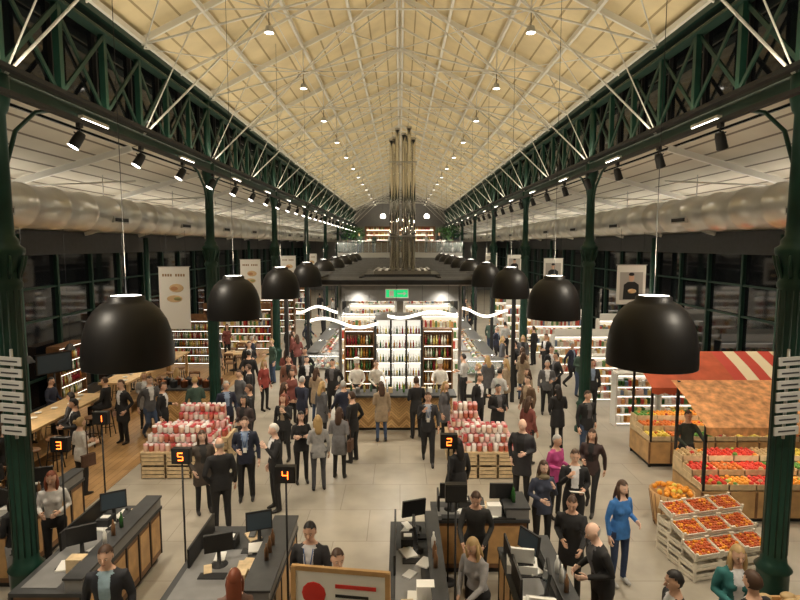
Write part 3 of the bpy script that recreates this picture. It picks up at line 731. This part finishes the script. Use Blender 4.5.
b.box(-3.85,3.85,18.45,43.9,3.96,4.0,LGREY)
for y in(19.5,21,23,25,27,31,35,39): 
    for x in(-3,-1.5,1.5,3): b.box(x-.5,x+.5,y-.05,y+.05,3.93,3.96,LAMPC)
b.obj('pavilion_canopy')
for y in(20.6,23,27,31,36,41):
    for x in(-2.6,2.6): spot((x,y,3.85),(x*1.1,y-.3,0),250,160,(1,.93,.80),.25)
spot((0,17.6,3.9),(0,16.4,0),200,150,(1,.92,.76),.2); spot((-1.4,18.2,3.7),(-1.3,19,1.5),90,130,(1,.92,.78),.2); spot((1.4,18.2,3.7),(1.3,19,1.5),90,130,(1,.92,.78),.2)  # first spot has no fixture, added to brighten the bar front
b=B(); b.box(-.38,.38,-.04,.04,0,.3,WHITE); b.box(-.35,.35,-.046,-.04,.03,.27,GREENE); b.cbox((.12,-.05,.15),(.2,.01,.04),WHITE); 
b.add([(.22,-.052,.22),(.22,-.052,.08),(.31,-.052,.15)],[(0,1,2)],WHITE); b.box(-.25,-.1,-.052,-.046,.05,.25,WHITE); b.tube((0,0,.3),(0,0,.42),.012,MBLACK,5)
b.obj('exit_sign',(-.1,18.2,3.58))
b=B(); b.box(-1.0,1.0,19.4,21.6,4.3,4.42,STEEL); b.box(-1.3,1.3,19.2,21.9,4.16,4.3,DGREY)
for i in range(9): b.box(-.95+i*.23,-.85+i*.23,19.38,21.6,4.42,4.46,GREY)
for i,(x,y) in enumerate(((-.38,20.35),(-.17,20.25),(.05,20.35),(.24,20.22),(.40,20.4),(-.28,20.6),(.14,20.62))):
    top=(9.0,9.35,9.2,9.4,9.05,9.1,9.2)[i]
    b.path([(x,y,4.42),(x,y,6.9),(x,y,top)],[.075,.075,.075],CHROME,16); b.lathe([(.09,top-.02),(.09,top+.05),(.001,top+.07)],STEEL,c=(x,y,0),n=12)
for z in(5.6,8.2):
    b.box(-.5,.52,20.12,20.16,z,z+.04,STEEL); b.box(-.5,.52,20.7,20.74,z,z+.04,STEEL)
b.obj('chrome_exhaust_flue',(.08,0,0))
RIB=mat('ribbon_glow',(1,.95,.82),.5,emit=2.5)
def ribbon(x0,x1,y,z,ph):
    b=B(); n=40; vs=[];fs=[]
    for i in range(n+1):
        t=i/n; x=x0+(x1-x0)*t; yy=y+.3*math.sin(ph+t*4); zz=z+.13*math.sin(ph*2+t*6)
        vs+=[(x,yy,zz),(x,yy+.02,zz+.09),(x,yy+.05,zz+.09),(x,yy+.03,zz)]
    for i in range(n):
        for k in range(4): fs.append((i*4+k,i*4+(k+1)%4,i*4+4+(k+1)%4,i*4+4+k))
    b.add(vs,fs,RIB,True)
    for i in(5,20,35): b.tube(Vector(vs[i*4+1]),Vector((vs[i*4+1][0],vs[i*4+1][1],z+1.0)),.006,MBLACK,4)
    b.obj('ribbon_pendant_light')
ribbon(-2.9,-.7,17.8,2.75,.3); ribbon(-.4,1.8,17.7,3.05,1.9); ribbon(2.2,3.7,19.4,2.9,.8); ribbon(-3.7,-2.2,19.6,3.0,2.2)
def foodcounter(w,loc,rz,seed):
    rr=random.Random(seed); b=B()
    b.box(-w/2,w/2,0,.9,0,.12,MBLACK); b.box(-w/2,w/2,.02,.9,.12,.8,rr.choice([WHITE,WHITE,M_chev])); b.box(-w/2,w/2,-.02,.92,.8,.86,STEEL)
    for i in range(int(w/.16)):
        for k in range(3): b.ell((-w/2+.1+i*.16,.15+k*.2,.9),(.07,.08,.05+.03*rr.random()),rr.choice(PB),7,5)
    b.box(-w/2,w/2,.0,.015,.86,1.3,GLASSC); b.box(-w/2,w/2,0,.5,1.3,1.33,STEEL); b.box(-w/2+.05,w/2-.05,.1,.14,1.27,1.3,LAMPC)
    for i in range(int(w/.5)+1):
        x=-w/2+.02+i*(w-.04)/int(w/.5); b.box(x-.012,x+.012,0,.03,.86,1.3,STEEL)
    return b.obj('glass_food_counter',loc,rz)
k=0
for y in(21,24.2,27.4,30.6,33.8,37):
    foodcounter(2.8,(-3.5,y+.6,0),-90,k); foodcounter(2.8,(3.5,y+.6,0),90,k+9)
    k+=1
foodcounter(1.3,(-2.75,20.0,0),0,71); foodcounter(1.4,(3.0,19.1,0),0,72)
for y in (23,27,31,35,39):
    shelf('back_shelf',2.2,2.4,5,(-1.35,y,0),0,PB,y,False,WHITE,None,.4,PANELW); shelf('back_shelf',2.2,2.4,5,(1.35,y,0),0,PB,y+1,False,WHITE,None,.4,PANELW)
for i,(x,y,w,h) in enumerate([(7.4,27,3.0,1.9),(7.6,22.6,2.6,1.6),(9.6,20,2.0,1.8),(7.6,31,3.4,2.0),(7.6,36,3.4,2.2),(9.7,24.5,1.8,2.0)]):
    shelf('product_shelf',w,h,4,(x,y,0),0,PB,i+20,False,WHITE,PANELW if i%2==0 else WHITE,.4,PANELW)
for i,(x,y) in enumerate([(6.9,16.0),(8.2,16.0),(6.95,18.6),(8.4,18.9)]):
    shelf('bottle_gondola',1.15,1.55,5,(x,y,0),0,PB+BT[:2],i+40,False,WHITE,None,.4,PANELW)
foodcounter(3.0,(8.6,17.3,0),0,55)
for i,(x,y,w,h) in enumerate([(-9.3,24.4,2.2,2.0),(-8.2,28,3.4,2.1),(-8,33,3.4,2.1),(-8,39,3.4,2.2)]):
    shelf('product_shelf',w,h,5,(x,y,0),0,BT+PB,i+70,i%2==0,DWOOD,DWOOD)
# ------------------------------------------------------------ posters
def banner(name,x,y,z0,z1,w,kind):
    b=B(); b.box(-w/2,w/2,-.01,.01,z0,z1,WHITE); b.tube((-w/2-.03,0,z1),(w/2+.03,0,z1),.015,STEEL,6); b.tube((-w/2-.03,0,z0),(w/2+.03,0,z0),.012,STEEL,6)
    for sx in(-1,1): b.tube((sx*w/2*.8,0,z1),(sx*w/2*.8,0,z1+1.0),.004,MBLACK,4)
    zc=(z0+z1)/2
    if kind==0:
        for i in range(9): 
            if i!=4: b.box(-w*.38+i*w*.085,-w*.38+i*w*.085+w*.055,-.014,-.01,z1-.27,z1-.20,mat('print_brown',(.3,.18,.08)))
        PR=[mat('print_'+n,c,.6) for n,c in(('tan',(.7,.5,.28)),('rust',(.5,.25,.12)),('olive',(.35,.35,.15)))]
        b.ell((.06,-.012,zc+.28),(w*.24,.004,.12),PR[0],14,6); b.ell((0,-.016,zc+.27),(w*.12,.004,.06),PR[1],12,6)
        b.ell((0,-.012,zc-.02),(w*.26,.004,.10),PR[0],14,6); b.ell((.08,-.016,zc-.02),(w*.12,.004,.05),PR[2],12,6)
    else:
        b.box(-w*.4,w*.4,-.014,-.01,z0+.12,z1-.2,mat('print_grey',(.45,.43,.40))); b.ell((0,-.016,zc+.2),(w*.10,.004,.12),mat('skin_print',(.66,.42,.3)),12,6); b.ell((0,-.018,zc+.29),(w*.10,.004,.05),MBLACK,10,5)
        b.add([(-w*.28,-.015,z0+.14),(w*.28,-.015,z0+.14),(w*.26,-.015,zc),(w*.12,-.015,zc+.08),(-w*.12,-.015,zc+.08),(-w*.26,-.015,zc)],[(0,1,2,3,4,5)],MBLACK); b.ell((.02,-.02,zc-.18),(w*.16,.004,.07),mat('print_tan',(.7,.5,.28)),10,5)
    b.obj(name,(x,y,0))
for y in(15.6,23.6,31.6,39.6): banner('hanging_banner',-6.3,y,2.95,4.7,.85,0)
for y in(15.6,23.6,31.6,39.6): banner('hanging_poster',6.45,y,3.65,4.75,.8,1)
# ------------------------------------------------------------ jar displays
def jars(loc,rz,seed,w=1.5,levels=3):
    rr=random.Random(seed); b=B()
    nx=3
    for i in range(nx):
        x0=-w/2+i*w/nx
        for z0 in(0,.3):
            for zz in(.02,.11,.2): b.box(x0+.01,x0+w/nx-.01,0,.02,z0+zz,z0+zz+.07,CRATE); b.box(x0+.01,x0+w/nx-.01,.68,.7,z0+zz,z0+zz+.07,CRATE)
            b.box(x0+.01,x0+.03,0,.7,z0,z0+.28,CRATE); b.box(x0+w/nx-.03,x0+w/nx-.01,0,.7,z0,z0+.28,CRATE); b.box(x0+.02,x0+w/nx-.02,.02,.68,z0+.02,z0+.05,DWOOD)
    b.box(-w/2,w/2,0,.7,.58,.62,CRATE)
    jm=[mat('jar_content_%s'%n,c,.2) for n,c in(('a',(.5,.14,.09)),('b',(.75,.5,.38)),('c',(.8,.70,.6)),('d',(.8,.45,.42)),('e',(.85,.8,.75)))]
    lids=[mat('jar_lid_red',(.5,.06,.07),.4),mat('jar_lid_white',(.85,.8,.78),.4),mat('jar_lid_pink',(.75,.42,.42),.5)]
    for lev in range(levels):
        n=int((w-.06-lev*.10)/.125); m=5-lev
        for i in range(n):
            for j in range(m):
                x=-(n-1)*.125/2+i*.125; y=.35-(m-1)*.065+j*.13+lev*.04; z=.62+lev*.18
                b.lathe([(.05,0),(.056,.02),(.056,.12),(.045,.14)],rr.choice(jm),c=(x,y,z),n=8); b.lathe([(.05,.13),(.05,.172),(.001,.175)],rr.choice(lids),c=(x,y,z),n=8)
    b.obj('jar_display',loc,rz)
jars((-5.05,12.3,0),0,1,1.7); jars((-4.95,13.3,0),0,2,1.5,4); jars((2.0,12.3,0),0,3,1.35,3); jars((1.65,13.4,0),0,8,1.0,4)
# ------------------------------------------------------------ fruit market
FR=[mat('fruit_'+n,c,.4) for n,c in(('tomato',(.65,.04,.02)),('orange',(.80,.32,.03)),('lemon',(.75,.58,.08)),('apple_green',(.30,.40,.06)),('red_apple',(.45,.05,.04)),('lettuce',(.10,.26,.04)),('pepper',(.6,.15,.02)),('potato',(.5,.35,.17)))]
def stall(x0,x1,y0,y1,seed,strip,zf=2.02,zb=2.65,rows=3,step=.14):
    rr=random.Random(seed); b=B(); w=x1-x0; cx=(x0+x1)/2
    b.box(-w/2+.05,w/2-.05,.12,y1-y0,0,.1,MBLACK); b.box(-w/2,w/2,.05,1.2,.1,.62,OAK)
    n=int(w/.5)
    for i in range(n+1): b.box(-w/2+i*w/n-.02,-w/2+i*w/n+.02,.03,.06,.1,.62,DWOOD)
    for rI in range(rows):
        zb0=.62+rI*step; yb=.08+rI*.38
        b.box(-w/2,w/2,yb,yb+.38,.6,zb0+.02,CRATE)
        for i in range(n):
            xa=-w/2+i*w/n; c=rr.choice(FR)
            b.box(xa+.01,xa+w/n-.01,yb,yb+.015,zb0,zb0+.13,CRATE); b.box(xa+.01,xa+.025,yb,yb+.38,zb0,zb0+.13,CRATE)
            for p in range(5):
                for q in range(4):
                    r_=.045+.008*rr.random(); b.ell((xa+.07+p*(w/n-.12)/4+rr.uniform(-.01,.01),yb+.07+q*.09,zb0+.11+.03*rr.random()),(r_,r_,r_*.95),c if rr.random()<.85 else rr.choice(FR),7,5)
    for sx in(-1,1):
        for yy in(.1,y1-y0-.05): b.box(sx*w/2*.98-.025,sx*w/2*.98+.025,yy-.025,yy+.025,0,zf if yy<.5 else zb,MBLACK)
    D=y1-y0; ns=int(w/.28)
    for i in range(ns):
        xa=-w/2-.1+i*(w+.2)/ns; xb=xa+(w+.2)/ns; m=strip(i,ns)
        b.add([(xa,-.15,zf),(xb,-.15,zf),(xb,D*.5,(zf+zb)/2+.06),(xa,D*.5,(zf+zb)/2+.06),(xb,D,zb),(xa,D,zb)],[(0,1,2,3),(3,2,4,5)],m)
        xm=(xa+xb)/2
        b.add([(xa,-.15,zf),(xb,-.15,zf),(xb,-.16,zf-.12),(xm,-.16,zf-.17),(xa,-.16,zf-.12)],[(0,1,2,3,4)],m)
    for fx in(-.3,.1):  # bulbs and spots added to brighten the fruit under the awning
        b.tube((fx*w,.35,zf+.1),(fx*w,.35,zf-.05),.01,MBLACK,5); b.lathe([(.02,zf-.05),(.09,zf-.16)],MBLACK,c=(fx*w,.35,0),n=12); b.ell((fx*w,.35,zf-.14),.035,LAMPW,8,6)
        spot((cx+fx*w,y0+.35,zf-.2),(cx+fx*w,y0+.5,.7),40,150,(1,.88,.68),.05)
    b.obj('fruit_stall',(cx,y0,0))
AWR=mat('awning_red',(.60,.11,.04),.75,noise=.2,nscale=3); AWW=mat('awning_cream',(.85,.72,.5),.75); AWO=mat('awning_orange',(.82,.38,.15),.75,noise=.5,nscale=7); AWS=mat('awning_stripe_red',(.60,.07,.045),.75)
stall(5.95,9.6,12.9,14.1,1,lambda i,n: AWR if i<n*.5 else (AWS if i%2 else AWW),zf=2.0,zb=2.6)
stall(5.75,9.4,10.2,11.45,2,lambda i,n: AWO,zf=1.95,zb=2.5)
b=B(); b.lathe([(.27,0),(.30,.05),(.36,.4),(.40,.68),(.37,.68),(.36,.6),(.001,.6)],OAK,n=20)
for z in(.1,.6): b.lathe([(.302+z*.13,z),(.312+z*.13,z+.02),(.307+z*.13,z+.04)],mat('rattan',(.35,.18,.07),.6),n=20)
for k in range(20): a=2*PI*k/20; b.tube((.295*math.cos(a),.295*math.sin(a),.02),(.4*math.cos(a),.4*math.sin(a),.67),.01,DWOOD,4)
for i in range(46):
    a=R.uniform(0,2*PI); r_=.33*math.sqrt(R.random()); b.ell((r_*math.cos(a),r_*math.sin(a),.68+.1*(1-r_/.33)),.048,FR[1] if R.random()<.8 else FR[2],8,6)
b.obj('orange_tub',(5.15,10.2,0))
def crate(b,x,y,z,tilt,fr,w=.44,dp=.32,h=.12):
    old=b.M; b.M=Matrix.Translation((x,y,z))@Matrix.Rotation(tilt,4,'X')
    b.box(-w/2,w/2,0,dp,0,.015,WCRATE)
    for zz in(.02,.075): b.box(-w/2,w/2,-.012,0,zz,zz+.04,WCRATE); b.box(-w/2,w/2,dp,dp+.012,zz,zz+.04,WCRATE); b.box(-w/2-.012,-w/2,0,dp,zz,zz+.04,WCRATE); b.box(w/2,w/2+.012,0,dp,zz,zz+.04,WCRATE)
    for sx in(-1,1):
        for yy in(0,dp): b.box(sx*w/2-.02,sx*w/2+.02,yy-.015,yy+.015,0,h+.03,WCRATE)
    if fr:
        for p in range(8):
            for q in range(6): b.ell((-w/2+.035+p*(w-.07)/7,.03+q*(dp-.06)/5,.08+R.uniform(0,.03)),.029,fr if R.random()<.75 else FR[1],6,4)
    b.M=old
b=B(); TOM=mat('cherry_tomato',(.55,.11,.03),.35)
for row in range(3):
    for cI in range(3):
        x=-.5+cI*.48+row*.06; y=row*.34
        for lv in range(row+2): crate(b,x,y,lv*.16,0,None)
        crate(b,x,y,(row+2)*.16+.02,.25,TOM)
b.obj('tomato_crates',(5.35,8.55,0),14)
b=B(); b.box(-.55,.55,-.35,.35,.05,.6,DWOOD); b.box(-.5,.5,-.3,.3,0,.05,MBLACK); b.box(-.6,.6,-.4,.4,.6,.64,OAK)
for sx in(-1,1): b.box(sx*.58-.02,sx*.58+.02,-.4,.4,.64,.74,OAK)
for sy in(-1,1): b.box(-.6,.6,sy*.38-.02,sy*.38+.02,.64,.72,OAK)
for i in range(45): b.ell((R.uniform(-.5,.5),R.uniform(-.3,.3),.68+R.uniform(0,.12)),(.10,.07,.05),FR[7] if i%3 else mat('bread_crust',(.5,.25,.08),.7),8,6)
b.obj('bread_display',(5.0,6.55,0))
# ------------------------------------------------------------ left restaurant
b=B(); b.box(-.45,.45,-2.6,2.6,.98,1.04,LOAK)
for sx in(-1,1):
    for y in(-2.4,-.8,.8,2.4): b.box(sx*.38-.04,sx*.38+.04,y-.04,y+.04,0,.98,LOAK)
b.box(-.36,.36,-2.4,2.4,.25,.3,LOAK)
for i in range(12): b.lathe([(.05,0),(.06,.01),(.09,.03)],WHITE,c=(R.uniform(-.3,.3),-2.3+i*.42,1.04),n=10)
ctm=b.mesh('communal_table')
for x,y in((-8.9,13.2),(-8.9,19.6)): inst(ctm,'communal_table',(x,y,.012))
b=B(); b.lathe([(.001,.74),(.17,.74),(.18,.76),(.16,.79),(.001,.79)],DWOOD,n=16)
for k in range(4):
    a=PI/4+k*PI/2; b.tube((.1*math.cos(a),.1*math.sin(a),.75),(.2*math.cos(a),.2*math.sin(a),0),.014,MBLACK,6)
b.path([(.165*math.cos(t*PI/6),.165*math.sin(t*PI/6),.28) for t in range(13)],.01,MBLACK,5)
stm=b.mesh('bar_stool')
for y in(11.2,12.0,12.8,13.6,14.4,15.2,18,18.8,19.6,20.4): inst(stm,'bar_stool',(-8.15,y,.012)); inst(stm,'bar_stool',(-9.68,y,.012))
b=B(); b.box(-.2,.2,-.2,.2,.43,.46,DWOOD)
for sx in(-1,1):
    b.tube((sx*.18,-.18,.43),(sx*.2,-.2,0),.016,MBLACK,6); b.path([(sx*.19,.2,0),(sx*.18,.18,.45),(sx*.18,.24,.85)],.016,MBLACK,6)
b.path([(-.18,.24,.84),(0,.27,.85),(.18,.24,.84)],.03,DWOOD,6,flat=2); b.path([(-.18,.21,.66),(0,.24,.67),(.18,.21,.66)],.02,DWOOD,6,flat=2)
chm=b.mesh('dining_chair')
b=B(); b.box(-.4,.4,-.4,.4,.72,.76,LOAK); b.tube((0,0,.03),(0,0,.72),.035,MBLACK,8); b.lathe([(.25,0),(.25,.02),(.04,.04)],MBLACK,n=16)
b.lathe([(.09,.76),(.11,.78)],WHITE,c=(.1,.1,0),n=10); b.lathe([(.03,.76),(.035,.86)],GLASSC,c=(-.15,.1,0),n=8)
tbm=b.mesh('dining_table')
for (x,y) in((-7.2,18.4),(-8.0,9.9),(-7.0,23.4),(-7.2,26.0)):
    inst(tbm,'dining_table',(x,y,.012))
    inst(chm,'dining_chair',(x,y+.65,.012),0); inst(chm,'dining_chair',(x,y-.65,.012),180); inst(chm,'dining_chair',(x-.66,y,.012),90)
b=B(); b.box(-1.0,1.0,-.35,.35,0,1.0,M_chev); b.box(-1.05,1.05,-.4,.4,1.0,1.05,DGREY)
for i in range(6):
    for j in range(2): b.lathe([(.09,0),(.11,.05),(.11,.18),(.12,.19),(.03,.22),(.02,.26),(.001,.26)],DGREY if (i+j)%2 else mat('copper_pot',(.35,.14,.07),.3,1),c=(-.8+i*.32,-.15+j*.3,1.05),n=12)
b.obj('service_counter',(-6.3,16.6,0.012)); 
b=B(); b.box(-.9,.9,-.3,.3,.1,.95,DWOOD); b.box(-.85,.85,-.25,.25,0,.1,MBLACK); b.box(-.95,.95,-.35,.35,.95,1.0,BLACK)
for i in range(5): b.cbox((-.7+i*.35,0,1.1),(.22,.3,.2),[BLACK,STEEL,DGREY,WHITE,BLACK][i])
b.obj('sideboard',(-10.4,9.2,.012),90)
for (x,y,f,hr,fm,cl) in((-8.0,10.58,180,'brown',False,K),(-7.2,17.72,0,'blond',True,LG)):
    P(x,y,f,1.72,cl,K,hr,'sweater','long' if fm else 'short','sit',('lap','lap'),fem=fm,z=.012)
for (x,y,f,hr,fm,cl) in((-9.68,12.0,-90,'brown',False,K),(-9.68,13.6,-90,'blond',True,LG),(-9.68,15.2,-90,'black',False,N),(-8.15,11.2,90,'brown',True,K),(-8.15,13.6,90,'black',False,G),(-9.68,18.8,-90,'brown',False,WH),(-8.15,15.2,90,'brown',False,K)):
    P(x,y,f,1.72,cl,K,hr,'sweater','long' if fm else 'short','sit',('lap','lap'),fem=fm,z=.31,vox=.026)
b=B(); b.box(-.5,.5,-.04,.04,1.5,2.1,BLACK); b.box(-.46,.46,-.046,-.04,1.54,2.06,SCREEN); b.tube((0,0,0),(0,0,1.5),.03,MBLACK,8); b.box(-.3,.3,-.2,.2,0,.03,MBLACK); b.obj('menu_screen',(-10.3,16.4,.012),55)
for y in(17.8,21.8):
    shelf('wine_cabinet',1.4,2.1,5,(-10.55,y,.012),90,BT,int(y),True,DWOOD)
b=B(); b.lathe([(.03,.16),(.06,.14),(.15,0)],MBLACK,n=16); b.ell((0,0,.03),.04,LAMPW,8,6); b.tube((0,0,.16),(0,0,3.7),.005,MBLACK,4); cp=b.mesh('added_cone_pendant')  # invented lamp, added for warm light on the restaurant side
for y in(11.5,13.2,14.9,18,19.7,21.4): inst(cp,'added_cone_pendant',(-8.9,y,2.5))
for y in(12.4,19,25.5): spot((-8.9,y,2.45),(-8.9,y,0),70,150,WARM,.08)  # spots added along with the cone lamps to light the tables
# ------------------------------------------------------------ far gallery
b=B(); b.box(-5.0,5.0,45,60,4.4,4.6,DGREY); b.box(-5,5,44.95,45.05,4.3,4.7,LGREY)
for x in(-4.6,-1.6,1.6,4.6):
    for y in(46,53,59): b.box(x-.15,x+.15,y-.15,y+.15,0,4.4,DGREY)
for i in range(21): b.tube((-5+i*.5,45,4.6),(-5+i*.5,45,5.6),.015,STEEL,5)
b.tube((-5,45,5.62),(5,45,5.62),.03,STEEL,8); b.box(-5,5,44.99,45.01,4.75,5.5,GLASSC)
b.obj('gallery')
b=B(); b.box(-3.6,3.6,0,.5,0,1.1,DWOOD); b.box(-3.7,3.7,-.1,.6,1.1,1.15,DGREY); b.box(-3.6,3.6,1.6,1.7,0,2.6,DWOOD)
for z in(1.2,1.7,2.2): b.box(-3.4,3.4,1.4,1.6,z,z+.03,SHELFL); products(b,-3.4,3.4,1.5,z+.03,.3,rr,BT,bottle=True)
b.obj('gallery_bar',(0,56,4.6))
for (x,y) in((-2.2,48),(-.8,49),(.9,48),(2.3,49.5),(-3.4,47),(3.3,47.5),(0.1,51)):
    s=far[R.randrange(8)]; inst(s.data,s.name.split('.')[0],(x,y,4.6),R.randrange(360))
b=B()
b.lathe([(.25,0),(.3,.5),(.27,.5),(.001,.45)],MBLACK,n=14); b.path([(0,0,.4),(.03,0,1.0),(0,.03,1.4)],[.04,.03,.02],DWOOD,6)
LF=mat('tree_leaf',(.03,.11,.02),.6)
for i in range(300):
    v=Vector((R.gauss(0,1),R.gauss(0,1),R.gauss(0,1))).normalized()*R.uniform(.3,.75); c=Vector((0,0,1.75))+v
    a=Vector((R.gauss(0,1),R.gauss(0,1),R.gauss(0,1))).normalized()*.1; d2=Vector((R.gauss(0,1),R.gauss(0,1),R.gauss(0,1))).normalized()*.05
    b.add([c-a,c+d2,c+a,c-d2],[(0,1,2,3)],LF)
tree=b.mesh('potted_tree')
for x,y in((-4.3,46),(4.3,46),(-3.9,51),(3.9,51)): inst(tree,'potted_tree',(x,y,4.6))
b=B(); b.lathe([(.001,0),(.2,.02),(.22,.2),(.1,.35),(.001,.36)],LAMPC,n=14); b.tube((0,0,.36),(0,0,3.0),.01,MBLACK,5); gm=b.mesh('globe_lamp')
for x in(-1.4,2.2): inst(gm,'globe_lamp',(x,46.5,7.5))
for x in (-2,2):
    spot((x,50,8.5),(x,49,4.6),400,150,WARM,.2); spot((x,60,8.8),(x,66,8),200,150,WARM,.2)
# ------------------------------------------------------------ world + camera
w=bpy.data.worlds.new('night'); scene.world=w; w.use_nodes=True
w.node_tree.nodes['Background'].inputs[0].default_value=(.02,.025,.04,1); w.node_tree.nodes['Background'].inputs[1].default_value=.5
cam=bpy.data.cameras.new('camera'); cam.lens=25.2; cam.sensor_width=36; cam.clip_end=200
co=bpy.data.objects.new('camera',cam); co.location=(0,0,5.3); co.rotation_euler=(math.radians(90-5.6),0,0)
scene.collection.objects.link(co); scene.camera=co
scene.view_settings.view_transform='Standard'
scene.view_settings.exposure=-0.12
